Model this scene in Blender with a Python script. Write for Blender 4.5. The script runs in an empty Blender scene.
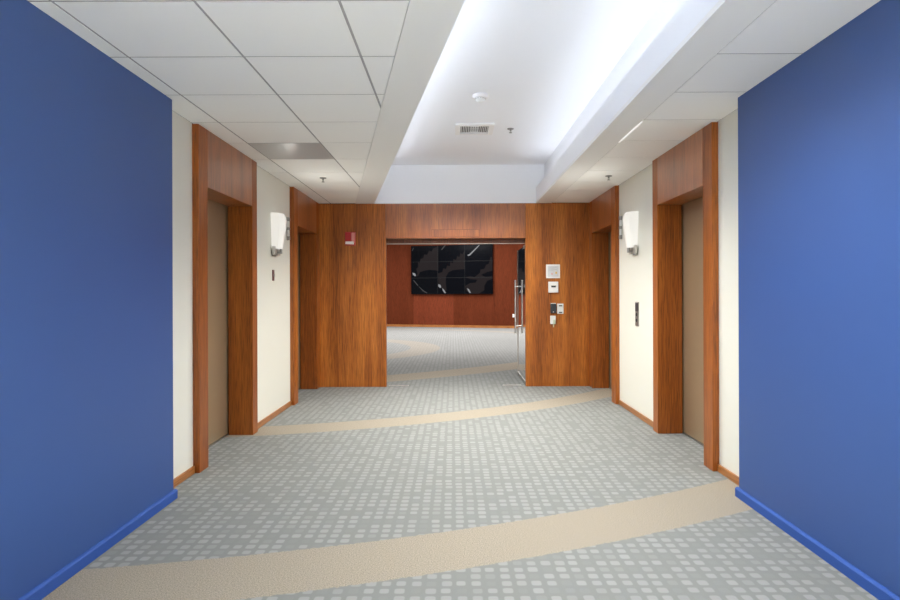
import bpy, bmesh, math, random
from mathutils import Vector, Matrix
random.seed(7)
S = bpy.context.scene
COL = S.collection
PI = math.pi

# ------------------------------------------------------------------ sizes
EYE = 1.307
CEIL = 2.534
XL, XR = -1.887, 1.925            # cream walls
BL, BR = -1.778, 1.811            # faces of the blue walls
BEND = 3.87                       # far end of the blue walls
YB = 8.42                         # wood end wall
TRAY = 3.062
REAR = -6.0
ELEV = [(4.42, 4.58, 5.60, 5.736), (7.06, 7.235, 8.24, YB)]

# ------------------------------------------------------------------ materials
def new_mat(name):
    m = bpy.data.materials.new(name); m.use_nodes = True
    nt = m.node_tree
    return m, nt, nt.nodes['Principled BSDF']

def N(nt, t, **kw):
    n = nt.nodes.new(t)
    for k, v in kw.items():
        setattr(n, k, v)
    return n

def math_n(nt, op, a, b=None, c=None, clamp=False):
    n = N(nt, 'ShaderNodeMath', operation=op); n.use_clamp = clamp
    for i, v in enumerate((a, b, c)):
        if v is None: continue
        if isinstance(v, (int, float)): n.inputs[i].default_value = v
        else: nt.links.new(v, n.inputs[i])
    return n.outputs[0]

def mix_c(nt, fac, a, b, blend='MIX'):
    n = N(nt, 'ShaderNodeMix', data_type='RGBA', blend_type=blend)
    for i, v in ((0, fac), (6, a), (7, b)):
        if isinstance(v, (int, float)): n.inputs[i].default_value = v
        elif isinstance(v, (tuple, list)): n.inputs[i].default_value = (*v[:3], 1)
        else: nt.links.new(v, n.inputs[i])
    return n.outputs[2]

def plain(name, col, rough=0.5, metal=0.0, emit=0.0, ecol=None, spec=0.5, bump=0.0, bscale=200.0, var=0.0):
    m, nt, p = new_mat(name)
    p.inputs['Base Color'].default_value = (*col, 1)
    p.inputs['Roughness'].default_value = rough
    p.inputs['Metallic'].default_value = metal
    p.inputs['Specular IOR Level'].default_value = spec
    if emit:
        p.inputs['Emission Color'].default_value = (*(ecol or col), 1)
        p.inputs['Emission Strength'].default_value = emit
    if bump or var:
        tc = N(nt, 'ShaderNodeTexCoord'); no = N(nt, 'ShaderNodeTexNoise')
        no.inputs['Scale'].default_value = bscale; no.inputs['Detail'].default_value = 3
        nt.links.new(tc.outputs['Object'], no.inputs['Vector'])
        if bump:
            b = N(nt, 'ShaderNodeBump'); b.inputs['Strength'].default_value = bump
            b.inputs['Distance'].default_value = 0.002
            nt.links.new(no.outputs['Fac'], b.inputs['Height']); nt.links.new(b.outputs['Normal'], p.inputs['Normal'])
        if var:
            c2 = tuple(x * (1 - var) for x in col)
            nt.links.new(mix_c(nt, no.outputs['Fac'], c2, col), p.inputs['Base Color'])
    return m

def wood(name, dark, mid, light, rough=0.34, horiz=False, fine=1.0, coat=0.12, spec=0.5):
    m, nt, p = new_mat(name)
    tc = N(nt, 'ShaderNodeTexCoord'); oi = N(nt, 'ShaderNodeObjectInfo')
    add = N(nt, 'ShaderNodeVectorMath', operation='ADD')
    comb = N(nt, 'ShaderNodeCombineXYZ')
    off = math_n(nt, 'MULTIPLY', oi.outputs['Random'], 37.0)
    nt.links.new(off, comb.inputs[0]); nt.links.new(off, comb.inputs[1])
    nt.links.new(tc.outputs['Object'], add.inputs[0]); nt.links.new(comb.outputs[0], add.inputs[1])
    def noise(sc, detail, dist=0.0):
        mp = N(nt, 'ShaderNodeMapping')
        mp.inputs['Scale'].default_value = (sc[0], sc[1], sc[2])
        no = N(nt, 'ShaderNodeTexNoise'); no.inputs['Scale'].default_value = 1
        no.inputs['Detail'].default_value = detail; no.inputs['Distortion'].default_value = dist
        nt.links.new(add.outputs[0], mp.inputs[0]); nt.links.new(mp.outputs[0], no.inputs['Vector'])
        return no.outputs['Fac']
    def sc(a, l):
        return (a, l, a) if horiz else (a, a, l)
    broad = noise(sc(5.0, 0.35), 3, 0.4)
    grain = noise(sc(95 * fine, 2.4), 5, 0.4)
    pores = noise(sc(180 * fine, 6.0), 2, 0.0)
    cr = N(nt, 'ShaderNodeValToRGB')
    e = cr.color_ramp.elements
    e[0].position = 0.30; e[0].color = (*dark, 1)
    e[1].position = 0.72; e[1].color = (*light, 1)
    k = e.new(0.5); k.color = (*mid, 1)
    f = math_n(nt, 'ADD', math_n(nt, 'MULTIPLY', broad, 0.55), math_n(nt, 'MULTIPLY', grain, 0.45))
    nt.links.new(f, cr.inputs[0])
    pm = N(nt, 'ShaderNodeMapRange'); pm.inputs[1].default_value = 0.36; pm.inputs[2].default_value = 0.52
    pm.inputs[3].default_value = 0.56; pm.inputs[4].default_value = 1.0
    nt.links.new(pores, pm.inputs[0])
    c = mix_c(nt, 1.0, cr.outputs[0], pm.outputs[0], 'MULTIPLY')
    nt.links.new(c, p.inputs['Base Color'])
    p.inputs['Roughness'].default_value = rough
    p.inputs['Specular IOR Level'].default_value = spec
    p.inputs['Coat Weight'].default_value = coat; p.inputs['Coat Roughness'].default_value = 0.28
    b = N(nt, 'ShaderNodeBump'); b.inputs['Strength'].default_value = 0.05; b.inputs['Distance'].default_value = 0.001
    nt.links.new(grain, b.inputs['Height']); nt.links.new(b.outputs['Normal'], p.inputs['Normal'])
    return m

def carpet():
    m, nt, p = new_mat('carpet')
    tc = N(nt, 'ShaderNodeTexCoord')
    sep = N(nt, 'ShaderNodeSeparateXYZ'); nt.links.new(tc.outputs['Object'], sep.inputs[0])
    X, Y = sep.outputs[0], sep.outputs[1]
    cell = 0.0675
    def frac(v):
        s = math_n(nt, 'DIVIDE', v, cell)
        fl = math_n(nt, 'FLOOR', s)
        return math_n(nt, 'SUBTRACT', math_n(nt, 'SUBTRACT', s, fl), 0.5), fl
    u, cu = frac(X); v, cv = frac(Y)
    cid = N(nt, 'ShaderNodeCombineXYZ'); nt.links.new(cu, cid.inputs[0]); nt.links.new(cv, cid.inputs[1])
    wn = N(nt, 'ShaderNodeTexWhiteNoise', noise_dimensions='2D'); nt.links.new(cid.outputs[0], wn.inputs['Vector'])
    sw = N(nt, 'ShaderNodeSeparateColor'); nt.links.new(wn.outputs['Color'], sw.inputs[0])
    # slightly irregular rounded squares
    uo = math_n(nt, 'ADD', u, math_n(nt, 'MULTIPLY_ADD', sw.outputs[0], 0.08, -0.04))
    vo = math_n(nt, 'ADD', v, math_n(nt, 'MULTIPLY_ADD', sw.outputs[1], 0.08, -0.04))
    ua = math_n(nt, 'POWER', math_n(nt, 'ABSOLUTE', uo), 4.2)
    va = math_n(nt, 'POWER', math_n(nt, 'ABSOLUTE', vo), 4.2)
    r = math_n(nt, 'POWER', math_n(nt, 'ADD', ua, va), 1 / 4.2)
    rad = math_n(nt, 'MULTIPLY_ADD', sw.outputs[2], 0.05, 0.30)
    d = math_n(nt, 'SUBTRACT', rad, r)
    dot = math_n(nt, 'MULTIPLY_ADD', d, 14.0, 0.5, clamp=True)
    # blocks of cells where the dots fade into the ground
    lown = N(nt, 'ShaderNodeTexNoise', noise_dimensions='2D'); lown.inputs['Scale'].default_value = 0.8
    lown.inputs['Detail'].default_value = 2
    nt.links.new(cid.outputs[0], lown.inputs['Vector'])
    fade = N(nt, 'ShaderNodeMapRange'); fade.inputs[1].default_value = 0.38; fade.inputs[2].default_value = 0.48
    fade.inputs[3].default_value = 0.12; fade.inputs[4].default_value = 1.0
    nt.links.new(lown.outputs['Fac'], fade.inputs[0])
    ran = math_n(nt, 'MULTIPLY_ADD', wn.outputs['Value'], 0.2, 0.8)
    amt = math_n(nt, 'MULTIPLY', dot, math_n(nt, 'MULTIPLY', fade.outputs[0], ran), clamp=True)
    fib = N(nt, 'ShaderNodeTexNoise'); fib.inputs['Scale'].default_value = 420; fib.inputs['Detail'].default_value = 2
    nt.links.new(tc.outputs['Object'], fib.inputs['Vector'])
    ground = mix_c(nt, fib.outputs['Fac'], GROUND[0], GROUND[1])
    spot = mix_c(nt, fib.outputs['Fac'], SPOT[0], SPOT[1])
    g = mix_c(nt, amt, ground, spot)
    # concentric sand-coloured arcs
    edge = N(nt, 'ShaderNodeTexNoise'); edge.inputs['Scale'].default_value = 45
    nt.links.new(tc.outputs['Object'], edge.inputs['Vector'])
    def ring(cx, cy, a, b, y0, y1, k):
        dx = math_n(nt, 'SUBTRACT', X, cx); dy = math_n(nt, 'SUBTRACT', Y, cy)
        R = math_n(nt, 'SQRT', math_n(nt, 'ADD', math_n(nt, 'MULTIPLY', dx, dx), math_n(nt, 'MULTIPLY', dy, dy)))
        R = math_n(nt, 'ADD', R, math_n(nt, 'MULTIPLY_ADD', edge.outputs['Fac'], 0.03, -0.015))
        q = math_n(nt, 'MULTIPLY_ADD', math_n(nt, 'ABSOLUTE', math_n(nt, 'SUBTRACT', R, (a + b) / 2)), -120.0, (b - a) / 2 * 120.0, clamp=True)
        q = math_n(nt, 'MULTIPLY', q, math_n(nt, 'GREATER_THAN', Y, y0))
        return math_n(nt, 'MULTIPLY', math_n(nt, 'MULTIPLY', q, math_n(nt, 'LESS_THAN', Y, y1)), k)
    tot = None
    for args in ((-3.53, 13.3, 10.56, 11.02, -9, 8.6, 1), (-3.53, 13.3, 7.53, 7.93, -9, 8.6, 1), (-3.53, 13.3, 13.6, 14.1, -9, 8.6, 1),
                 (-6.45, 18.8, 10.66, 11.34, 8.6, 11.62, 1), (-3.5, 14.2, 2.5, 3.2, 11.62, 30, 0.55), (-3.5, 14.2, 7.4, 7.9, 11.62, 30, 0.5)):
        q = ring(*args)
        tot = q if tot is None else math_n(nt, 'MAXIMUM', tot, q)
    ws = N(nt, 'ShaderNodeTexNoise'); ws.inputs['Scale'].default_value = 160; ws.inputs['Detail'].default_value = 1
    nt.links.new(tc.outputs['Object'], ws.inputs['Vector'])
    wr = N(nt, 'ShaderNodeMapRange'); wr.inputs[1].default_value = 0.35; wr.inputs[2].default_value = 0.65
    nt.links.new(ws.outputs['Fac'], wr.inputs[0])
    tan = mix_c(nt, wr.outputs[0], TAN[0], TAN[1])
    c = mix_c(nt, tot, g, tan)
    nt.links.new(c, p.inputs['Base Color'])
    p.inputs['Roughness'].default_value = 0.95; p.inputs['Specular IOR Level'].default_value = 0.1
    b = N(nt, 'ShaderNodeBump'); b.inputs['Strength'].default_value = 0.25; b.inputs['Distance'].default_value = 0.003
    nt.links.new(fib.outputs['Fac'], b.inputs['Height']); nt.links.new(b.outputs['Normal'], p.inputs['Normal'])
    return m

GROUND = ((0.174, 0.181, 0.178), (0.225, 0.232, 0.228))
SPOT = ((0.256, 0.263, 0.258), (0.300, 0.307, 0.301))
TAN = ((0.232, 0.201, 0.160), (0.366, 0.326, 0.268))

M = {}
M['carpet'] = carpet()
M['cream'] = plain('cream_paint', (0.79, 0.785, 0.715), 0.5, bump=0.08, bscale=300)
M['blue'] = plain('blue_paint', (0.037, 0.088, 0.275), 0.42, bump=0.03, bscale=260, spec=0.36)
M['blue_base'] = plain('blue_vinyl', (0.030, 0.088, 0.34), 0.65, spec=0.25)
M['tile'] = plain('ceiling_tile', (0.93, 0.935, 0.92), 0.9, bump=0.15, bscale=350, spec=0.2)
M['grid'] = plain('tile_grid', (0.34, 0.34, 0.34), 0.6)
M['drywall'] = plain('white_drywall', (0.85, 0.855, 0.845), 0.7, spec=0.3)
M['tray'] = plain('tray_paint', (0.88, 0.90, 0.94), 0.7, spec=0.3)
M['wood'] = wood('wood_veneer', (0.15, 0.033, 0.005), (0.34, 0.092, 0.013), (0.50, 0.160, 0.026), rough=0.40, coat=0.18, spec=0.3)
M['wood_head'] = wood('wood_veneer_polished', (0.15, 0.033, 0.005), (0.35, 0.098, 0.018), (0.50, 0.165, 0.034), rough=0.36, coat=0.7)
M['wood_end'] = wood('wood_veneer_golden', (0.16, 0.038, 0.005), (0.40, 0.118, 0.017), (0.66, 0.235, 0.040), rough=0.40, coat=0.06, spec=0.35)
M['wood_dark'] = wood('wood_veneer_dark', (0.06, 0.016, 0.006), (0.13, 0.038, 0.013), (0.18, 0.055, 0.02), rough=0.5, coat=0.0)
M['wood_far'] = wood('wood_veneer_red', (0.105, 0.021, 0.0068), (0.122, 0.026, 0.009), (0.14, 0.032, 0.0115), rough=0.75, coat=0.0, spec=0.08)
M['wood_far2'] = wood('wood_veneer_rose', (0.145, 0.030, 0.012), (0.17, 0.037, 0.015), (0.19, 0.042, 0.018), rough=0.75, coat=0.0, spec=0.08)
M['wood_base'] = wood('wood_skirting', (0.26, 0.09, 0.02), (0.40, 0.15, 0.036), (0.50, 0.2, 0.055), horiz=True)
M['bronze'] = plain('bronze_metal', (0.42, 0.315, 0.20), 0.40, metal=0.55, bump=0.02, bscale=500)
M['black'] = plain('dark_gap', (0.012, 0.011, 0.010), 0.8)
M['steel'] = plain('brushed_steel', (0.80, 0.79, 0.77), 0.28, metal=1.0)
M['nickel'] = plain('satin_nickel', (0.40, 0.39, 0.375), 0.42, metal=0.9)
M['sprk'] = plain('sprinkler_metal', (0.30, 0.30, 0.295), 0.45, metal=0.4)
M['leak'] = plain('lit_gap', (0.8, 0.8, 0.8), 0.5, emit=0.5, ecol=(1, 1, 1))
M['satin'] = plain('satin_metal', (0.62, 0.60, 0.57), 0.45, metal=0.7)
M['white'] = plain('white_plastic', (0.84, 0.84, 0.84), 0.4)
M['offwhite'] = plain('off_white_plastic', (0.74, 0.75, 0.74), 0.4)
M['grey'] = plain('grey_plastic', (0.42, 0.43, 0.44), 0.4)
M['panel'] = plain('grey_satin_panel', (0.50, 0.51, 0.515), 0.28, spec=0.3)
M['charcoal'] = plain('charcoal_plastic', (0.035, 0.04, 0.05), 0.3)
M['red'] = plain('red_plastic', (0.50, 0.016, 0.022), 0.35)
M['redclear'] = plain('pale_red_lens', (0.72, 0.30, 0.28), 0.2)
M['lens'] = plain('clear_lens', (0.86, 0.83, 0.83), 0.15)
M['printed'] = plain('pale_print', (0.70, 0.72, 0.76), 0.5, var=0.2, bscale=90)
M['ink'] = plain('ink', (0.03, 0.03, 0.035), 0.5)
M['amber'] = plain('amber_mark', (0.75, 0.50, 0.10), 0.5)
M['pink'] = plain('pink_mark', (0.75, 0.35, 0.32), 0.5)
M['green'] = plain('pale_green_tag', (0.52, 0.58, 0.45), 0.5)
M['yellow'] = plain('pale_yellow_tag', (0.68, 0.62, 0.35), 0.5)
M['darkred'] = plain('dark_red_key_plate', (0.16, 0.06, 0.06), 0.4)
M['shade'] = plain('opal_glass', (0.56, 0.555, 0.53), 0.3, emit=0.36, ecol=(1.0, 0.965, 0.90))
M['lampoff'] = plain('opal_lens', (0.80, 0.80, 0.79), 0.3)
M['screen'] = plain('screen_glass', (0.003, 0.0035, 0.005), 0.12, spec=0.06)
M['refl_grey'] = plain('reflection_grey', (0.002, 0.002, 0.002), 0.15, emit=0.75, ecol=(0.019, 0.015, 0.016), spec=0.06)  # reflections on the switched-off screens, put in as emission
M['refl_white'] = plain('reflection_white', (0.002, 0.002, 0.002), 0.15, emit=1.0, ecol=(0.22, 0.22, 0.23), spec=0.06)
M['refl_line'] = plain('reflection_grey_line', (0.002, 0.002, 0.002), 0.15, emit=1.0, ecol=(0.05, 0.048, 0.05), spec=0.06)

def glass():
    m, nt, p = new_mat('clear_glass')
    p.inputs['Base Color'].default_value = (0.93, 0.97, 0.95, 1)
    p.inputs['Roughness'].default_value = 0.0
    p.inputs['Transmission Weight'].default_value = 1.0
    p.inputs['IOR'].default_value = 1.5
    return m
M['glass'] = glass()
M['rail'] = plain('rail_metal', (0.30, 0.29, 0.27), 0.5, metal=0.4)
M['bezel'] = plain('screen_bezel', (0.016, 0.017, 0.018), 0.5, spec=0.1)
M['edge'] = plain('edge_strip', (0.50, 0.44, 0.39), 0.35)

# ------------------------------------------------------------------ mesh helper
class MB:
    def __init__(self):
        self.bm = bmesh.new(); self.mats = []
    def mi(self, m):
        if m not in self.mats: self.mats.append(m)
        return self.mats.index(m)
    def _tag(self, before, m):
        i = self.mi(m)
        for f in self.bm.faces:
            if f not in before: f.material_index = i
    def box(self, x0, x1, y0, y1, z0, z1, m, bev=0.0):
        before = set(self.bm.faces)
        x0, x1 = sorted((x0, x1)); y0, y1 = sorted((y0, y1)); z0, z1 = sorted((z0, z1))
        r = bmesh.ops.create_cube(self.bm, size=1)
        for v in r['verts']:
            v.co = Vector(((x0 + x1) / 2 + v.co.x * (x1 - x0), (y0 + y1) / 2 + v.co.y * (y1 - y0), (z0 + z1) / 2 + v.co.z * (z1 - z0)))
        if bev:
            es = list({e for v in r['verts'] for e in v.link_edges})
            bmesh.ops.bevel(self.bm, geom=es, offset=bev, segments=2, affect='EDGES', profile=0.5)
        self._tag(before, m); return self
    def prism(self, poly, z0, z1, m, axis='Z'):
        """extrude an XY polygon (or YZ / XZ one) between two levels"""
        before = set(self.bm.faces)
        def P(a, b, c):
            return {'Z': (a, b, c), 'X': (c, a, b), 'Y': (a, c, b)}[axis]
        lo = [self.bm.verts.new(P(a, b, z0)) for a, b in poly]
        hi = [self.bm.verts.new(P(a, b, z1)) for a, b in poly]
        n = len(poly)
        fs = [self.bm.faces.new(lo[::-1]), self.bm.faces.new(hi)]
        for i in range(n):
            fs.append(self.bm.faces.new((lo[i], lo[(i + 1) % n], hi[(i + 1) % n], hi[i])))
        bmesh.ops.recalc_face_normals(self.bm, faces=fs)
        self._tag(before, m); return self
    def cyl(self, p0, p1, r, m, r2=None, seg=20):
        before = set(self.bm.faces)
        p0, p1 = Vector(p0), Vector(p1); d = p1 - p0
        q = d.to_track_quat('Z', 'Y').to_matrix().to_4x4()
        bmesh.ops.create_cone(self.bm, cap_ends=True, segments=seg, radius1=r, radius2=r if r2 is None else r2, depth=d.length,
                              matrix=Matrix.Translation((p0 + p1) / 2) @ q)
        self._tag(before, m); return self
    def lathe(self, c, prof, m, seg=32):
        """rings (r, z) about the vertical through c"""
        before = set(self.bm.faces)
        rings = []
        for r, z in prof:
            if r <= 1e-6: rings.append([self.bm.verts.new((c[0], c[1], c[2] + z))])
            else: rings.append([self.bm.verts.new((c[0] + r * math.cos(2 * PI * i / seg), c[1] + r * math.sin(2 * PI * i / seg), c[2] + z)) for i in range(seg)])
        fs = []
        for a, b in zip(rings, rings[1:]):
            for i in range(seg):
                j = (i + 1) % seg
                if len(a) == 1 and len(b) == 1: continue
                if len(a) == 1: fs.append(self.bm.faces.new((a[0], b[i], b[j])))
                elif len(b) == 1: fs.append(self.bm.faces.new((a[i], a[j], b[0])))
                else: fs.append(self.bm.faces.new((a[i], a[j], b[j], b[i])))
        bmesh.ops.recalc_face_normals(self.bm, faces=fs)
        self._tag(before, m); return self
    def build(self, name, parent=None, smooth=False, origin=None):
        bm = self.bm
        xs = [v.co for v in bm.verts]
        lo = Vector((min(v.x for v in xs), min(v.y for v in xs), min(v.z for v in xs)))
        hi = Vector((max(v.x for v in xs), max(v.y for v in xs), max(v.z for v in xs)))
        o = Vector(origin) if origin is not None else Vector(((lo.x + hi.x) / 2, (lo.y + hi.y) / 2, lo.z))
        bmesh.ops.translate(bm, verts=bm.verts, vec=-o)
        me = bpy.data.meshes.new(name); bm.to_mesh(me); bm.free()
        for m in self.mats: me.materials.append(m)
        if smooth:
            for p in me.polygons: p.use_smooth = True
            try: me.set_sharp_from_angle(angle=math.radians(35))
            except Exception: pass
        ob = bpy.data.objects.new(name, me); COL.objects.link(ob)
        if parent is not None:
            ob.parent = parent; base = parent.location.copy(); q = parent.parent
            while q is not None: base += q.location; q = q.parent
            ob.location = o - base
        else: ob.location = o
        return ob

def tag(o, label, cat, group=None, kind=None):
    o['label'] = label; o['category'] = cat
    if group: o['group'] = group
    if kind: o['kind'] = kind
    return o

def empty(name, loc, label, cat, group=None, kind=None):
    o = bpy.data.objects.new(name, None); o.empty_display_size = 0.1
    o.location = loc; COL.objects.link(o)
    return tag(o, label, cat, group, kind)

def struct(mb, name, label, cat, origin=None):
    return tag(mb.build(name, origin=origin), label, cat, kind='structure')

ZERO = (0, 0, 0)
FAR_END = 25.2
# ------------------------------------------------------------------ floor
b = MB(); b.box(-8.5, 8.5, REAR, FAR_END, -0.1, 0.0, M['carpet'])
struct(b, 'floor', 'grey dotted carpet with wide sand-coloured curved bands', 'floor', origin=ZERO)

# ------------------------------------------------------------------ side walls
def side_wall(sg, x, name, label):
    xo = x + sg * 0.30
    b = MB()
    segs = [(REAR, ELEV[0][0]), (ELEV[0][3], ELEV[1][0])]
    for y0, y1 in segs: b.box(x, xo, y0, y1, 0, 2.62, M['cream'])
    b.box(xo, xo + sg * 0.1, REAR, YB + 0.2, 0, 2.62, M['black'])
    struct(b, name, label, 'wall')
side_wall(-1, XL, 'wall_left', 'cream painted wall behind the two left elevator doorways')
side_wall(1, XR, 'wall_right', 'cream painted wall behind the two right elevator doorways')

b = MB(); b.box(XL + 0.001, BL, REAR, BEND, 0, CEIL - 0.001, M['blue'])
struct(b, 'wall_left_blue', 'blue painted wall on the left, nearest the viewer', 'wall')
b = MB(); b.box(XR - 0.001, BR, REAR, BEND, 0, CEIL - 0.001, M['blue'])
struct(b, 'wall_right_blue', 'blue painted wall on the right, nearest the viewer', 'wall')

def blue_base(sg, x, wall, name, label):
    b = MB(); t = 0.018
    b.prism([(x + sg * 0.0005, 0.001), (x - sg * t, 0.001), (x - sg * t, 0.050), (x - sg * t * 0.55, 0.058), (x + sg * 0.0005, 0.060)],
            REAR, BEND + t, M['blue_base'], axis='Y')
    b.box(x, wall - sg * 0.002, BEND + 0.0005, BEND + t, 0.001, 0.056, M['blue_base'])
    struct(b, name, label, 'baseboard')
blue_base(-1, BL, XL, 'baseboard_left', 'blue baseboard along the left blue wall')
blue_base(1, BR, XR, 'baseboard_right', 'blue baseboard along the right blue wall')

def wood_base(x, sg, y0, y1, name, label):
    b = MB(); b.box(x - sg * 0.001, x - sg * 0.015, y0, y1, 0.001, 0.056, M['wood_base'], 0.003)
    struct(b, name, label, 'baseboard')
wood_base(XL, -1, BEND + 0.02, 4.419, 'baseboard_left_near', 'short wooden baseboard between left blue wall and nearest left elevator')
wood_base(XL, -1, 5.737, 7.059, 'baseboard_left_far', 'wooden baseboard between the two left elevators')
wood_base(XR, 1, BEND + 0.02, 4.419, 'baseboard_right_near', 'short wooden baseboard between right blue wall and nearest right elevator')
wood_base(XR, 1, 5.737, 7.059, 'baseboard_right_far', 'wooden baseboard between the two right elevators')

# ------------------------------------------------------------------ elevators
def elevator(sg, xw, ys, n, label, far_depth):
    y0, y1, y2, y3 = ys
    xf = xw - sg * 0.047            # face of the casing
    xj = xw + sg * 0.178            # back of the jambs
    H = 2.10
    root = empty('door_%d' % n, (xw, (y0 + y3) / 2, 0), label, 'elevator door', kind='structure')
    top = CEIL - 0.002
    b = MB(); b.box(xf, xj, y0, y1, 0.001, top, M['wood'], 0.002); b.build('jamb', root)
    b = MB(); b.box(xf, xj, y2, y3 - 0.001, 0.001, top, M['wood'], 0.002); b.build('jamb', root)
    b = MB(); b.box(xf, xj, y1 + 0.002, y2 - 0.002, H, top, M['wood_head'], 0.002); b.build('header', root)
    ym = (y1 + y2) / 2
    xd = xj + sg * 0.011
    for a, c in ((y1 - 0.09, ym - 0.0015), (ym + 0.0015, y2 + 0.09)):
        b = MB(); b.box(xd, xd + sg * 0.035, a, c, 0.012, H + 0.05, M['bronze'], 0.002); b.build('door_panel', root)
    b = MB(); b.box(xj + sg * 0.002, xd + sg * 0.06, y1 - 0.05, y2 + 0.05, 0.0005, 0.008, M['nickel']); b.build('sill', root)
    b = MB(); b.box(xj + sg * 0.004, xj + sg * 0.016, y1 + 0.002, y2 - 0.002, H + 0.012, H + 0.13, M['black']); b.build('head_gap', root)
    # dark shaft side plates closing the slot behind the jambs
    b = MB()
    for a in (y0 + 0.02, y3 - 0.03):
        b.box(xj + sg * 0.001, xw + sg * 0.299, a, a + 0.01, 0.001, top, M['black'])
    b.build('shaft_plate', root)
elevator(-1, XL, ELEV[0], 1, 'bronze elevator door in a tall wooden doorway, nearer one on the left wall', 0)
elevator(-1, XL, ELEV[1], 2, 'wooden elevator doorway on the left wall beside the end wall', 0)
elevator(1, XR, ELEV[0], 3, 'bronze elevator door in a tall wooden doorway, nearer one on the right wall', 0)
elevator(1, XR, ELEV[1], 4, 'wooden elevator doorway on the right wall beside the end wall', 0)

# ------------------------------------------------------------------ end wall with the opening
OX0, OX1, OZ = -0.925, 1.003, 2.048
YT = 8.66
root = empty('wall_back', (0, YB, 0), 'wood panelled end wall around the wide opening', 'wall', kind='structure')
zt = CEIL - 0.008
b = MB(); b.box(-2.3, OX0, YB, YB + 0.08, 0.001, zt, M['wood_end'], 0.0015); b.build('wood_panel', root)
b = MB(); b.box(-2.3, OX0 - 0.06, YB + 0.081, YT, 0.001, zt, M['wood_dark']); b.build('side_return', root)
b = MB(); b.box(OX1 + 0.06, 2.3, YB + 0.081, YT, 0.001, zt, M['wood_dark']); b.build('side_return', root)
b = MB(); b.box(OX1, 2.3, YB, YB + 0.08, 0.001, zt, M['wood_end'], 0.0015); b.build('wood_panel', root)
b = MB(); b.box(OX0 + 0.003, OX1 - 0.003, YB + 0.001, YB + 0.08, OZ, zt, M['wood_head'], 0.0015); b.build('header_panel', root)
# flush access cover for the door closer
def cover():
    b = MB(); x0, x1, z0, z1 = -0.29, 0.36, 2.07, 2.165
    b.box(x0, x1, YB - 0.0015, YB + 0.002, z0, z1, M['wood_head'], 0.0006); b.build('access_cover', root)
    b = MB(); b.box(x0 - 0.006, x1 + 0.006, YB - 0.0002, YB + 0.0015, z0 - 0.006, z1 + 0.006, M['wood_dark']); return b.build('cover_reveal', root)
cover()
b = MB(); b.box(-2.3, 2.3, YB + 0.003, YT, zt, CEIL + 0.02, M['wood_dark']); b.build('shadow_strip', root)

# door frame of the glass doors
root = empty('door_5', (0.04, YT - 0.08, 0), 'dark wooden head of the glass doorway in the end wall', 'door frame', kind='structure')
b = MB(); b.box(OX0 - 0.058, OX1 + 0.058, YB + 0.082, YT - 0.005, 1.985, CEIL - 0.01, M['wood_dark'], 0.001); b.build('head_rail', root)
b = MB(); b.box(OX0 - 0.058, OX1 + 0.058, YB + 0.081, YB + 0.092, 1.977, 1.984, M['edge']); b.build('metal_strip', root)

# glass leaf standing open
HX, HY = 1.022, 8.575
ang = math.radians(90 - 0.3)      # opens away from the viewer
LW = 1.03
leaf = empty('glass_door', (HX, HY, 0), 'clear glass door leaf standing open at the right of the opening, with steel pulls', 'glass door', kind='thing')
ux = Vector((math.cos(ang), math.sin(ang), 0)); nx = Vector((ux.y, -ux.x, 0))   # nx points right
def leafbox(s0, s1, t0, t1, z0, z1, m, name, par, bev=0.0):
    b = MB(); b.box(s0, s1, t0, t1, z0, z1, m, bev)
    for v in b.bm.verts:
        p = v.co.copy(); v.co = Vector((HX, HY, 0)) + ux * p.x + nx * p.y + Vector((0, 0, p.z))
    return b.build(name, par)
pane = leafbox(0.02, LW, -0.006, 0.006, 0.055, 1.955, M['glass'], 'glass_pane', leaf)
leafbox(0.0, LW - 0.101, -0.012, 0.012, 0.012, 0.053, M['rail'], 'bottom_rail', leaf, 0.002)
leafbox(0.0, 0.16, -0.016, 0.016, 1.925, 1.966, M['nickel'], 'pivot_patch', leaf, 0.002)
leafbox(LW + 0.0005, LW + 0.012, -0.014, 0.014, 0.055, 1.955, M['edge'], 'edge_seal', leaf, 0.001)
leafbox(LW - 0.10, LW + 0.013, -0.020, 0.020, 0.012, 0.054, M['nickel'], 'corner_patch', leaf, 0.002)
for sd, nm in ((-1, 'pull_handle'), (1, 'pull_handle')):
    b = MB()
    def pt(s, t, z): return Vector((HX, HY, 0)) + ux * s + nx * t + Vector((0, 0, z))
    b.cyl(pt(0.90, sd * 0.058, 0.66), pt(0.90, sd * 0.058, 1.49), 0.014, M['steel'])
    for z in (0.78, 1.39):
        b.cyl(pt(0.90, sd * 0.007, z), pt(0.90, sd * 0.058, z), 0.010, M['steel'])
    b.build(nm, leaf, smooth=True)

for x0, x1, lab in ((-0.90, -0.62, 'bright metal floor plate at the left end of the door threshold'), (0.69, 0.95, 'bright metal floor plate at the right end of the door threshold')):
    b = MB(); b.box(x0, x1, 8.50, 8.545, 0.0005, 0.006, M['steel'], 0.001)
    tag(b.build('threshold_plate'), lab, 'floor plate', 'door threshold plates')

# ------------------------------------------------------------------ ceilings
SX = 1.152                        # inner edge of the right soffit
TX = 1.365                        # soffit / tile joint
YF = -1.0                         # near end of the raised tray
def inner(y): return 0.552 - 0.194 * y
def outer(y): return 0.333 - 0.199 * y

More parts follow.
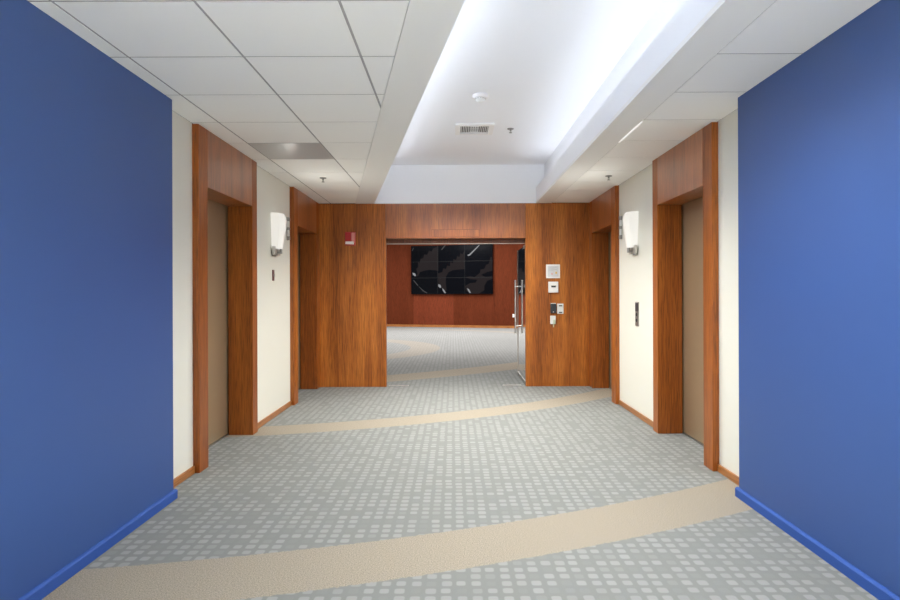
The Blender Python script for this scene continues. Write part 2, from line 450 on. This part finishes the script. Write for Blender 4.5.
def clip_poly(poly, a, b_, c):
    """keep a*x + b*y <= c"""
    out = []
    for i in range(len(poly)):
        p, q = poly[i], poly[(i + 1) % len(poly)]
        dp, dq = a * p[0] + b_ * p[1] - c, a * q[0] + b_ * q[1] - c
        if dp <= 0: out.append(p)
        if (dp < 0 < dq) or (dq < 0 < dp):
            t = dp / (dp - dq); out.append((p[0] + t * (q[0] - p[0]), p[1] + t * (q[1] - p[1])))
    return out
def area(p):
    return abs(sum(p[i][0] * p[(i + 1) % len(p)][1] - p[(i + 1) % len(p)][0] * p[i][1] for i in range(len(p)))) / 2

def tile_field(xs, ys, clips, gap=0.007, skip=()):
    b = MB()
    for i, (x0, x1) in enumerate(zip(xs, xs[1:])):
        for j, (y0, y1) in enumerate(zip(ys, ys[1:])):
            if (i, j) in skip: continue
            p = [(x0 + gap, y0 + gap), (x1 - gap, y0 + gap), (x1 - gap, y1 - gap), (x0 + gap, y1 - gap)]
            for c in clips: p = clip_poly(p, *c) if p else p
            if len(p) < 3 or area(p) < 2e-4: continue
            b.prism(p, CEIL, CEIL + 0.02, M['tile'])
    return b

T = 0.61
ysl = [2.565 + T * k for k in range(-7, 11)]
ysl = [YF] + [y for y in ysl if YF + 0.1 < y < YB - 0.05] + [YB]
xsl = [XL, -1.684, -1.085, -0.475, 0.135, 0.745]
kpan = ysl.index(min(ysl, key=lambda y: abs(y - 5.005)))
clL = [(1, 0.199, 0.333 - 0.002)]
b = tile_field(xsl, ysl, clL, skip={(1, kpan)})
p = clip_poly([(XL, YF), (0.8, YF), (0.8, YB), (XL, YB)], *clL[0])
b.prism(p, CEIL + 0.0025, CEIL + 0.012, M['grid'])
struct(b, 'ceiling_left', 'white square tiled ceiling on the left side', 'ceiling')
ysr = [3.158 + 0.605 * k for k in range(-8, 10)]
ysr = [YF] + [y for y in ysr if YF + 0.1 < y < YB - 0.05] + [YB]
b = tile_field([TX + 0.002, XR], ysr, [], gap=0.0065)
b.prism([(TX, YF), (XR, YF), (XR, YB), (TX, YB)], CEIL + 0.0025, CEIL + 0.012, M['grid'])
struct(b, 'ceiling_right', 'white square tiled ceiling strip on the right side', 'ceiling')
# rear ceiling behind the viewer
b = MB(); b.box(XL, XR, REAR, YF, CEIL, CEIL + 0.03, M['tile'])
struct(b, 'ceiling_rear', 'plain white ceiling behind the viewer', 'ceiling')

def cove(inn, outp, off, ledge, name, label):
    """soffit with an upstanding lip and a light trough behind it; functions of y give the edges"""
    sgn = 1 if ledge > 0 else -1
    b = MB()
    def quad(f, g): return [(f(YF), YF), (g(YF), YF), (g(YB), YB), (f(YB), YB)]
    z0 = CEIL - 0.004
    b.prism(quad(inn, outp), z0, z0 + 0.03, M['drywall'])
    b.prism(quad(inn, lambda y: inn(y) + sgn * 0.02), z0 + 0.03, CEIL + 0.212, M['tray'])
    b.prism(quad(lambda y: inn(y) + ledge, lambda y: inn(y) + ledge + sgn * 0.03), z0 + 0.03, TRAY, M['tray'])
    return struct(b, name, label, 'ceiling beam')
cove(inner, outer, 0, -0.115, 'trim_left_soffit', 'smooth white slanted soffit between left tiles and raised ceiling')
cove(lambda y: SX, lambda y: TX, 0, 0.115, 'trim_right_soffit', 'smooth white soffit with upright lip right of the raised ceiling')
b = MB()
b.prism([(inner(YF) - 0.15, YF), (SX + 0.15, YF), (SX + 0.15, YB + 0.02), (inner(YB) - 0.15, YB + 0.02)], TRAY, TRAY + 0.03, M['tray'])
struct(b, 'ceiling_tray', 'raised white tray ceiling in the middle', 'ceiling')
b = MB(); b.box(inner(YB) - 0.15, SX + 0.15, YB - 0.001, YB + 0.019, CEIL - 0.004, TRAY, M['tray'])
struct(b, 'ceiling_tray_end', 'white end face of the raised tray ceiling above the wood wall', 'ceiling')
b = MB(); b.box(inner(YF) - 0.15, SX + 0.15, YF - 0.03, YF, CEIL + 0.03, TRAY, M['tray'])
struct(b, 'ceiling_tray_front', 'white front face of the raised tray ceiling', 'ceiling')

# unlit grey panel in the tile grid
b = MB(); y0, y1 = ysl[kpan], ysl[kpan + 1]
b.box(-1.684 + 0.006, -1.085 - 0.006, y0 + 0.006, y1 - 0.006, CEIL - 0.001, CEIL + 0.016, M['panel'], 0.002)
tag(b.build('ceiling_panel'), 'flat satin grey square panel set into the left tile ceiling', 'ceiling panel')

# light leak beside the right soffit, drawn as a thin glowing strip
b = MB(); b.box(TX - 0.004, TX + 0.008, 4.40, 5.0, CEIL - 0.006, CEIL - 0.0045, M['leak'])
struct(b, 'trim_leak_glow', 'short glowing strip for the light leaking beside the right soffit', 'trim')

# ------------------------------------------------------------------ ceiling fittings
def sprinkler(x, y, z, label):
    r = empty('fire_sprinkler', (x, y, z), label, 'sprinkler', 'pendent ceiling sprinklers')
    b = MB(); b.lathe((x, y, z), [(0.0, -0.0005), (0.036, -0.0005), (0.034, -0.007), (0.016, -0.010), (0, -0.010)], M['sprk']); b.build('escutcheon', r, smooth=True)
    b = MB(); b.cyl((x, y, z - 0.009), (x, y, z - 0.022), 0.009, M['sprk'])
    for s in (-1, 1): b.cyl((x + s * 0.009, y, z - 0.020), (x, y, z - 0.044), 0.0025, M['sprk'], seg=8)
    b.build('frame', r)
    b = MB(); b.cyl((x, y, z - 0.043), (x, y, z - 0.046), 0.017, M['sprk'], seg=16); b.build('deflector', r)
sprinkler(-1.387, 6.53, CEIL, 'small metal sprinkler head under the left tile ceiling')
sprinkler(1.655, 6.47, CEIL, 'small metal sprinkler head under the right tile ceiling')
sprinkler(0.625, 6.56, TRAY, 'small metal sprinkler head under the raised tray ceiling')

r = empty('smoke_detector', (0.25, 5.44, TRAY), 'round white smoke detector on the raised tray ceiling', 'smoke detector')
b = MB(); b.lathe((0.25, 5.44, TRAY), [(0, -0.0005), (0.070, -0.0005), (0.070, -0.018), (0.062, -0.030), (0, -0.030)], M['white']); b.build('base', r, smooth=True)
b = MB(); b.lathe((0.25, 5.44, TRAY), [(0, -0.031), (0.046, -0.031), (0.044, -0.040), (0.036, -0.054), (0.024, -0.060), (0, -0.060)], M['offwhite']); b.build('sensor_head', r, smooth=True)
b = MB()
for k in range(12):
    a = 2 * PI * k / 12; c = Vector((0.25 + 0.0445 * math.cos(a), 5.44 + 0.0445 * math.sin(a), TRAY))
    b.box(c.x - 0.004, c.x + 0.004, c.y - 0.004, c.y + 0.004, TRAY - 0.039, TRAY - 0.033, M['grey'])
b.build('vent_slot', r)

cx, cy, h = 0.235, 6.54, 0.205
r = empty('ceiling_vent', (cx, cy, TRAY), 'square white louvred air vent in the raised tray ceiling', 'ceiling vent')
b = MB()
for (x0, x1, y0, y1) in ((-h, h, -h, -h + 0.055), (-h, h, h - 0.055, h), (-h, -h + 0.055, -h + 0.055, h - 0.055), (h - 0.055, h, -h + 0.055, h - 0.055)):
    b.box(cx + x0, cx + x1, cy + y0, cy + y1, TRAY - 0.022, TRAY - 0.001, M['white'], 0.002)
b.build('frame', r)
b = MB(); b.box(cx - h + 0.057, cx + h - 0.057, cy - h + 0.057, cy + h - 0.057, TRAY - 0.004, TRAY - 0.001, M['ink']); b.build('backing', r)
hi = h - 0.059
def blade(x0, x1, y0, y1, z0):
    b = MB(); b.box(cx + x0, cx + x1, cy + y0, cy + y1, TRAY + z0, TRAY - 0.0045, M['offwhite']); b.build('blade', r)
for k in range(5):                     # fins on both sides, a crossed field in the middle
    d = hi - 0.008 - k * 0.019
    for sd in (-1, 1): blade(sd * d - 0.0035, sd * d + 0.0035, -hi, hi, -0.013)
for k in range(4):
    d = -0.036 + k * 0.024
    blade(d - 0.004, d + 0.004, -hi, hi, -0.011)
for k in range(4):
    d = -hi * 0.75 + k * hi * 0.5
    blade(-0.05, 0.05, d - 0.006, d + 0.006, -0.0135)

# ------------------------------------------------------------------ wall sconces
def sconce(sg, xw, label):
    yc = 6.42
    r = empty('wall_sconce', (xw, yc, 1.69), label, 'wall lamp', 'opal glass wall lamps')
    def X(p): return xw - sg * p
    # tapering opal shade of folded glass strips, open at the bottom
    b = MB(); before = set(b.bm.faces)
    nst, rows = 5, 16
    def ring(t):                       # t 0 bottom .. 1 top
        pr = 0.094 + 0.056 * t; hw = 0.078 + 0.034 * t
        pts = []
        for k in range(nst + 1):
            a = PI * k / nst
            pts.append((math.sin(a) ** 0.8 * pr if 0 < k < nst else 0.006, -math.cos(a) * hw))
        return pts
    grid = []
    for i in range(rows + 1):
        t = i / rows; row = []
        for k, (p_, w_) in enumerate(ring(t)):
            z = 1.765 + t * 0.372
            if t > 0.70: p_ = p_ * math.sqrt(1 - ((t - 0.70) / 0.42) ** 2)
            row.append((p_, w_, z))
        grid.append(row)
    vo = [[b.bm.verts.new((X(p_), yc + w_, z)) for p_, w_, z in row] for row in grid]
    vi = [[b.bm.verts.new((X(max(p_ - 0.005, 0.002)), yc + w_ * 0.94, z)) for p_, w_, z in row] for row in grid]
    fs = []
    for i in range(rows):
        for k in range(nst):
            fs.append(b.bm.faces.new((vo[i][k], vo[i][k + 1], vo[i + 1][k + 1], vo[i + 1][k])))
            fs.append(b.bm.faces.new((vi[i][k], vi[i + 1][k], vi[i + 1][k + 1], vi[i][k + 1])))
    for i in (0, rows):
        for k in range(nst):
            fs.append(b.bm.faces.new((vo[i][k], vi[i][k], vi[i][k + 1], vo[i][k + 1])))
    for k in (0, nst):
        for i in range(rows):
            fs.append(b.bm.faces.new((vo[i][k], vo[i + 1][k], vi[i + 1][k], vi[i][k])))
    bmesh.ops.recalc_face_normals(b.bm, faces=fs); b._tag(before, M['shade'])
    b.build('lamp_shade', r)
    b = MB(); b.box(X(-0.0005), X(0.014), yc - 0.055, yc + 0.055, 1.69, 2.12, M['nickel'], 0.003); b.build('back_plate', r)
    b = MB(); b.box(X(0.015), X(0.042), yc - 0.105, yc - 0.030, 1.700, 1.790, M['satin'], 0.004); b.build('clamp', r)
    b = MB(); b.box(X(0.015), X(0.042), yc + 0.030, yc + 0.105, 1.700, 1.790, M['satin'], 0.004); b.build('clamp', r)
    b = MB(); b.cyl((X(0.015), yc, 1.728), (X(0.090), yc, 1.728), 0.011, M['nickel'])
    b.cyl((X(0.078), yc, 1.715), (X(0.078), yc, 1.77), 0.014, M['nickel']); b.build('arm', r, smooth=True)
    return r
sconce(-1, XL, 'glowing white glass wall lamp on the left cream wall')
sconce(1, XR, 'glowing white glass wall lamp on the right cream wall')

def lantern(sg, xw, label):
    yc = 6.95
    r = empty('elevator_lantern', (xw, yc, 1.89), label, 'elevator lantern', 'elevator hall lanterns')
    def X(p): return xw - sg * p
    z = 1.905
    for k, hh in enumerate((0.043, 0.070, 0.032, 0.070, 0.043)):
        met = k % 2 == 0
        b = MB(); b.box(X(0.002), X(0.030 if met else 0.026), yc - 0.022, yc + 0.022, z + 0.0005, z + hh - 0.0005, M['nickel'] if met else M['lampoff'], 0.006)
        b.build('band' if met else 'lens', r); z += hh
    b = MB(); b.box(X(-0.001), X(0.0018), yc - 0.026, yc + 0.026, 1.902, 2.166, M['nickel']); b.build('back_plate', r)
lantern(-1, XL, 'metal and white elevator lantern beside the far left elevator doorway')
lantern(1, XR, 'metal and white elevator lantern beside the far right elevator doorway')

# elevator call station on the right wall
r = empty('elevator_call_panel', (XR, 6.37, 0.95), 'dark metal elevator call panel below the right wall lamp', 'call panel')
b = MB(); b.box(XR + 0.001, XR - 0.008, 6.315, 6.425, 0.945, 1.195, M['nickel'], 0.002); b.build('face_plate', r)
b = MB(); b.box(XR - 0.0085, XR - 0.010, 6.323, 6.417, 1.10, 1.185, M['charcoal']); b.build('indicator', r)
for z in (1.065, 1.005):
    b = MB(); b.cyl((XR - 0.0085, 6.37, z), (XR - 0.014, 6.37, z), 0.017, M['ink'])
    b.build('button', r, smooth=True)
r = empty('key_switch_plate', (XL, 6.39, 1.44), 'small dark red plate on the left cream wall below the lamp', 'key switch')
b = MB(); b.box(XL - 0.001, XL + 0.010, 6.365, 6.415, 1.432, 1.545, M['darkred'], 0.002); b.build('face_plate', r)
b = MB(); b.cyl((XL + 0.0105, 6.39, 1.488), (XL + 0.018, 6.39, 1.488), 0.014, M['nickel']); b.build('key_cylinder', r, smooth=True)

# ------------------------------------------------------------------ devices on the end wall
F = YB - 0.0008                    # just in front of the wood
def px(x): return (x - 453) * YB / 610
def pz(y): return EYE + (292 - y) * YB / 610
# fire alarm strobe
x0, x1, z1, z0 = px(345.4), px(355.8), pz(231.8), pz(245.2)
r = empty('fire_alarm', ((x0 + x1) / 2, F, z0), 'red fire alarm strobe on the wood wall left of the opening', 'fire alarm')
b = MB(); b.box(x0, x1, F, F - 0.028, z0, z1, M['red'], 0.006); b.build('base', r)
b = MB(); b.box(x0 + 0.008, x0 + 0.088, F - 0.029, F - 0.052, z0 + 0.058, z1 - 0.008, M['red'], 0.008); b.build('horn', r)
b = MB()
for k in range(5): b.box(x0 + 0.02, x0 + 0.076, F - 0.0525, F - 0.0545, z0 + 0.072 + k * 0.017, z0 + 0.080 + k * 0.017, M['red'], 0.001)
b.build('grille', r)
b = MB(); b.box(x0 + 0.094, x1 - 0.006, F - 0.029, F - 0.046, z0 + 0.03, z1 - 0.010, M['redclear'], 0.005); b.build('side_cover', r)
b = MB(); b.prism([(x0 + 0.010, z0 + 0.014), (x1 - 0.012, z0 + 0.010), (x1 - 0.020, z0 + 0.052), (x0 + 0.014, z0 + 0.052)], F - 0.060, F - 0.047, M['lens'], axis='Y'); b.build('strobe_lens', r)

# sign plate
x0, x1, z1, z0 = px(546), px(560), pz(264.8), pz(278.6)
r = empty('wall_sign', ((x0 + x1) / 2, F, z0), 'square white framed notice on the wood wall, topmost beside the opening', 'sign')
b = MB(); b.box(x0, x1, F, F - 0.010, z0, z1, M['white'], 0.003); b.build('frame', r)
b = MB(); b.box(x0 + 0.022, x1 - 0.020, F - 0.0105, F - 0.0125, z0 + 0.022, z1 - 0.022, M['printed']); b.build('notice', r)
b = MB()
b.box(x0 + 0.128, x0 + 0.150, F - 0.013, F - 0.014, z0 + 0.060, z0 + 0.088, M['amber'])
b.box(x0 + 0.068, x0 + 0.092, F - 0.013, F - 0.014, z0 + 0.052, z0 + 0.068, M['pink'])
for k in range(4): b.box(x0 + 0.032, x0 + 0.032 + (0.11, 0.08, 0.12, 0.07)[k], F - 0.013, F - 0.0136, z1 - 0.040 - k * 0.016, z1 - 0.036 - k * 0.016, M['grey'])
b.build('print', r)

x0, x1, z1, z0 = px(548.2), px(558.1), pz(282), pz(293)
r = empty('door_sensor', ((x0 + x1) / 2, F, z0), 'small white wall device with a dark slot, below the white notice', 'wall device')
b = MB(); b.box(x0, x1, F, F - 0.022, z0, z1, M['white'], 0.005); b.build('housing', r)
b = MB(); b.prism([(x0 + 0.034, z1 - 0.055), (x1 - 0.030, z1 - 0.055), (x1 - 0.038, z1 - 0.080), (x0 + 0.044, z1 - 0.080)], F - 0.026, F - 0.0225, M['ink'], axis='Y'); b.build('slot', r)

x0, x1, z1, z0 = px(550.2), px(556.1), pz(304), pz(313.6)
r = empty('card_reader', ((x0 + x1) / 2, F, z0), 'black card reader on the wood wall right of the opening', 'card reader')
b = MB(); b.box(x0, x1, F, F - 0.024, z0, z1, M['charcoal'], 0.004); b.build('housing', r)
b = MB(); b.box(x0 + 0.032, x0 + 0.046, F - 0.0245, F - 0.026, z0 + 0.014, z0 + 0.024, M['lens']); b.build('indicator', r)
b = MB(); b.box(x0 + 0.006, x1 - 0.006, F - 0.001, F - 0.020, z1 + 0.0005, z1 + 0.008, M['offwhite']); b.build('cap', r)

x0, x1, z1, z0 = px(557), px(563.3), pz(304), pz(314.2)
r = empty('intercom_plate', ((x0 + x1) / 2, F, z0), 'pale plate with two dark slots, right of the black card reader', 'switch plate')
b = MB(); b.box(x0, x1, F, F - 0.009, z0, z1, M['offwhite'], 0.003); b.build('face_plate', r)
for z in (z1 - 0.030, z0 + 0.020):
    b = MB(); b.box(x0 + 0.024, x1 - 0.018, F - 0.0095, F - 0.013, z - 0.007, z + 0.008, M['ink'], 0.001); b.build('switch', r)

x0, x1, z1, z0 = px(550), px(555.3), pz(316), pz(324.4)
r = empty('key_box', ((x0 + x1) / 2, F, z0), 'small pale box with a hanging tag, under the black card reader', 'key box')
b = MB(); b.box(x0, x1, F, F - 0.030, z0, z1, M['offwhite'], 0.004); b.build('housing', r)
b = MB(); b.box(x0 + 0.036, x1 - 0.004, F - 0.031, F - 0.034, z0 + 0.002, z0 + 0.060, M['green'], 0.001); b.build('cover', r)
b = MB(); b.box(x0 + 0.038, x0 + 0.052, F - 0.012, F - 0.016, z0 - 0.044, z0 - 0.001, M['yellow'], 0.001); b.build('tag', r)

# ------------------------------------------------------------------ vestibule and far room
VY = 11.6; VZ = 2.45; FZ = 3.7
b = MB(); b.box(-2.3, 2.3, YT + 0.001, VY, VZ, VZ + 0.05, M['drywall'])
struct(b, 'ceiling_vestibule', 'low white ceiling beyond the glass door', 'ceiling')
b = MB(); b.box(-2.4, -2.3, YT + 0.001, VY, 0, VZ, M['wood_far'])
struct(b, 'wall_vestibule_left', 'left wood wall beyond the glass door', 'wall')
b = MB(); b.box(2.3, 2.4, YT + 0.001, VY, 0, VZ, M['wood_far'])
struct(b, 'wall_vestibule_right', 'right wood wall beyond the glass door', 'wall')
b = MB()
b.box(-8.5, -2.4, VY - 0.1, VY, 0, FZ, M['wood_far']); b.box(2.4, 8.5, VY - 0.1, VY, 0, FZ, M['wood_far'])
b.box(-2.4, 2.4, VY - 0.1, VY, VZ + 0.051, FZ, M['wood_dark'])
struct(b, 'wall_far_front', 'near wall of the bright far room', 'wall')
b = MB(); b.box(-8.5, 8.5, VY, FAR_END, FZ, FZ + 0.05, M['drywall'])
struct(b, 'ceiling_far', 'white ceiling of the far room', 'ceiling')
for s, nm in ((-1, 'left'), (1, 'right')):
    b = MB(); b.box(s * 8.4, s * 8.5, VY, FAR_END, 0, FZ, M['cream'])
    struct(b, 'wall_far_' + nm, '%s side wall of the far room' % nm, 'wall')

# far wood wall, turned slightly: nearer on the right
WA = math.atan(-0.30)
wc = Vector((0.0, 22.5, 0)); wu = Vector((math.cos(WA), math.sin(WA), 0)); wn_ = Vector((-wu.y, wu.x, 0))
def wallpt(p):                     # (along, depth behind face, z) -> world
    return wc + wu * p.x + wn_ * p.y + Vector((0, 0, p.z))
def warp(b):
    for v in b.bm.verts: v.co = wallpt(v.co.copy())
    return b
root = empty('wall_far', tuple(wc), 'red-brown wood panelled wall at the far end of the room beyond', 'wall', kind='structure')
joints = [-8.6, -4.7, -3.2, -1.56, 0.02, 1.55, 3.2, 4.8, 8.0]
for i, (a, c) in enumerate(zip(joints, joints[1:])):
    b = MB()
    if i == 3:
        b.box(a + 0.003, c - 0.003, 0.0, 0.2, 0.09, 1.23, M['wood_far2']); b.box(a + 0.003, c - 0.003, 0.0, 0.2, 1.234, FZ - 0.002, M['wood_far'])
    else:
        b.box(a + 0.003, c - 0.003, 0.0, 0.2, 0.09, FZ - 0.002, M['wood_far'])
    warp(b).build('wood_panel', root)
b = MB(); b.box(-8.6, 8.0, -0.012, 0.1, 0.001, 0.088, M['wood_base']); warp(b).build('skirting', root)

# video wall of nine screens
def wx(x):                         # picture column -> distance along the far wall
    k = (x - 453) / 610; return k * wc.y / (wu.x - k * wu.y)
VX0, VX1 = wx(412), wx(493.3)
VZ0, VZ1 = 1.232, 3.035
vr = empty('video_wall', tuple(wallpt(Vector(((VX0 + VX1) / 2, 0, VZ0)))), 'black video wall of nine joined screens on the far wood wall', 'video wall')
W_, H_ = (VX1 - VX0), (VZ1 - VZ0)
def rect_clip(p, x0, x1, y0, y1):
    for c in ((-1, 0, -x0), (1, 0, x1), (0, -1, -y0), (0, 1, y1)):
        if p: p = clip_poly(p, *c)
    return p
# room reflections painted as faint glowing shapes, in picture-crop units (u right, v down, 0..765 x 0..455)
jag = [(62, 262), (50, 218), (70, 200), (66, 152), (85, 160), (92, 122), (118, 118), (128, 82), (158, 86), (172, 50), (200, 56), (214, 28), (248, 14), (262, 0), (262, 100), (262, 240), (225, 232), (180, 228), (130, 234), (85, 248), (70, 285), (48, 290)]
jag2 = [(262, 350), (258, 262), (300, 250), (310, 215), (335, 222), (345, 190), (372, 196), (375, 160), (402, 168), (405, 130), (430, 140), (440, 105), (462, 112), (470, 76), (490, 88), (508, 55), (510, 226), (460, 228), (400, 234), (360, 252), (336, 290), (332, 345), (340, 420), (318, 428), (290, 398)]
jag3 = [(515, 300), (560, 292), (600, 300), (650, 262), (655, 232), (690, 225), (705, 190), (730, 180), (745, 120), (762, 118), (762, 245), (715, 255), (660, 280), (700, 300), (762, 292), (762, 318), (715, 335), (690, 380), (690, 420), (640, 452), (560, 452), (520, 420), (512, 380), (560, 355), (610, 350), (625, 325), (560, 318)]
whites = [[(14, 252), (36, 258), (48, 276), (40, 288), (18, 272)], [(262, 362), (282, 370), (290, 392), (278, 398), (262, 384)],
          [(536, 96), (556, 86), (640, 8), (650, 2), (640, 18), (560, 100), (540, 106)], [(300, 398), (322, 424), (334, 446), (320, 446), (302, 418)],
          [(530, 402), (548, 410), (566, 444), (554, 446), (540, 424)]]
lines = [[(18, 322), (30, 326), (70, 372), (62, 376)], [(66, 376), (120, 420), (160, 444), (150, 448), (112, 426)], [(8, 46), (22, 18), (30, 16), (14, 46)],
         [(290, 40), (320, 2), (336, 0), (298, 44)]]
for row in range(3):
    for colm in range(3):
        b = MB()
        a0, a1 = VX0 + W_ * colm / 3, VX0 + W_ * (colm + 1) / 3
        z0, z1 = VZ0 + H_ * row / 3, VZ0 + H_ * (row + 1) / 3
        b.box(a0 + 0.002, a1 - 0.002, -0.09, -0.005, z0 + 0.002, z1 - 0.002, M['screen'])
        f = -0.0905
        for shapes, mm, dd in (((jag, jag2, jag3), 'refl_grey', 0.0), (lines, 'refl_line', 0.0006), (whites, 'refl_white', 0.0006)):
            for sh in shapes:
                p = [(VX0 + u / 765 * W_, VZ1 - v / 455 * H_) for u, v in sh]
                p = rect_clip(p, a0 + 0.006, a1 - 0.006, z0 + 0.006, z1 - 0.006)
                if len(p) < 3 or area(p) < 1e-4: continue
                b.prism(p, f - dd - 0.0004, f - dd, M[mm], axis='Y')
        warp(b).build('screen', vr)
b = MB()
for row in (1, 2): b.box(VX0 + 0.01, VX1 - 0.01, -0.0925, -0.091, VZ0 + H_ * row / 3 - 0.006, VZ0 + H_ * row / 3 + 0.006, M['bezel'])
for colm in (1, 2): b.box(VX0 + W_ * colm / 3 - 0.005, VX0 + W_ * colm / 3 + 0.005, -0.0925, -0.091, VZ0, VZ1, M['bezel'])
warp(b).build('bezel', vr)

# socket low on the far wall
sx = wx(513.6)
b = MB(); b.box(sx - 0.04, sx + 0.04, -0.012, -0.001, 0.39, 0.51, M['white'], 0.003); warp(b)
tag(b.build('wall_socket'), 'small white wall socket low on the far wood wall', 'socket')

# rear wall behind the viewer
b = MB(); b.box(-2.3, 2.3, REAR - 0.1, REAR, 0, 2.7, M['cream'])
struct(b, 'wall_rear', 'cream wall behind the viewer', 'wall')

# ------------------------------------------------------------------ lights
def arealight(name, loc, size, sy, power, color, direction, spread=PI):
    l = bpy.data.lights.new(name, 'AREA'); l.shape = 'RECTANGLE'; l.size = size; l.size_y = sy
    l.energy = power; l.color = color; l.spread = spread
    o = bpy.data.objects.new(name, l); COL.objects.link(o); o.location = loc
    o.rotation_euler = Vector(direction).to_track_quat('-Z', 'Y').to_euler()
    return o
COOL = (0.95, 0.98, 1.0); NEUT = (1.0, 0.985, 0.91)
COVE_R, COVE_L, TRAYW, DOWN_FILL, REAR_FILL = 11.5, 36, 37, 92, 25
WARM = (1.0, 0.95, 0.80)
ylen = YB - YF - 0.7; ymid = (YB + YF) / 2 - 0.25
o = arealight('cove_lamp', (SX + 0.066, ymid, CEIL + 0.16), 0.06, ylen, COVE_R, COOL, (0, 0, 1))
o.rotation_euler = (PI, math.radians(76), 0)
ang2 = math.atan(0.194)
o = arealight('cove_lamp', (inner(ymid) - 0.066, ymid, CEIL + 0.16), 0.06, ylen * 1.015, COVE_L, COOL, (0, 0, 1))
o.rotation_euler = (Matrix.Rotation(ang2, 3, 'Z') @ Matrix.Rotation(math.radians(-62), 3, 'Y') @ Matrix.Rotation(PI, 3, 'X')).to_euler()
# added fill floating in the tray opening without fixtures, lighting the lobby below
for y, w, k in ((2.7, 0.9, 1.15), (5.2, 1.3, 0.95), (7.2, 1.6, 0.9)):
    xm = (inner(y) + SX) / 2
    o = arealight('tray_fill', (xm, y, CEIL + 0.06), w * 0.8, 1.4, TRAYW * w * k, NEUT, (0, 0, -1), math.radians(142)); o.rotation_euler = (0, 0, 0)
# added fill out of view, over and behind the viewer, lifting the ceiling
for y in (1.1, -0.4, -2.0):
    for x in (-0.7, 0.7):
        o = arealight('down_fill', (x, y, CEIL - 0.01), 0.25, 0.25, DOWN_FILL, WARM, (0, 0, -1), math.radians(58)); o.rotation_euler = (0, 0, 0)
o = arealight('rear_fill', (0, REAR + 0.05, 1.4), 3.2, 2.0, REAR_FILL, NEUT, (0, 1, 0))  # added fill at the rear wall, no window there
# far room
for x in (-4, 0, 4):
    for y in (14.2, 18.2, 20.6):
        o = arealight('far_lamp', (x, y, FZ - 0.02), 1.6, 1.6, 104, (1.0, 0.965, 0.945), (0, 0, -1)); o.rotation_euler = (0, 0, 0)
# sconce bulbs
for sg, xw in ((-1, XL), (1, XR)):
    arealight('sconce_lamp', (xw - sg * 0.165, 6.42, 1.95), 0.15, 0.32, 2.4, (1, 0.97, 0.90), (-sg, 0, -0.02))

w = bpy.data.worlds.new('World'); S.world = w; w.use_nodes = True
w.node_tree.nodes['Background'].inputs[0].default_value = (0.6, 0.65, 0.7, 1)
w.node_tree.nodes['Background'].inputs[1].default_value = 0.05

# ------------------------------------------------------------------ camera
cam = bpy.data.cameras.new('Camera'); co = bpy.data.objects.new('Camera', cam); COL.objects.link(co)
cam.sensor_width = 36; cam.lens = 610 / 900 * 36
cam.shift_x = -3 / 900; cam.shift_y = -8 / 900
cam.clip_start = 0.05; cam.clip_end = 100
co.matrix_world = Matrix.Translation((0, 0, EYE)) @ Matrix.Rotation(PI / 2, 4, 'X') @ Matrix.Rotation(math.radians(-0.2), 4, 'Z')
S.camera = co

S.view_settings.view_transform = 'Standard'; S.view_settings.look = 'None'
S.view_settings.exposure = 0.48; S.view_settings.gamma = 1.0; S.view_settings.use_curve_mapping = False
S.cycles.use_denoising = True
S.cycles.max_bounces = 10; S.cycles.diffuse_bounces = 7; S.cycles.glossy_bounces = 4; S.cycles.transmission_bounces = 8
S.cycles.sample_clamp_indirect = 6.0
S.cycles.caustics_reflective = False; S.cycles.caustics_refractive = False
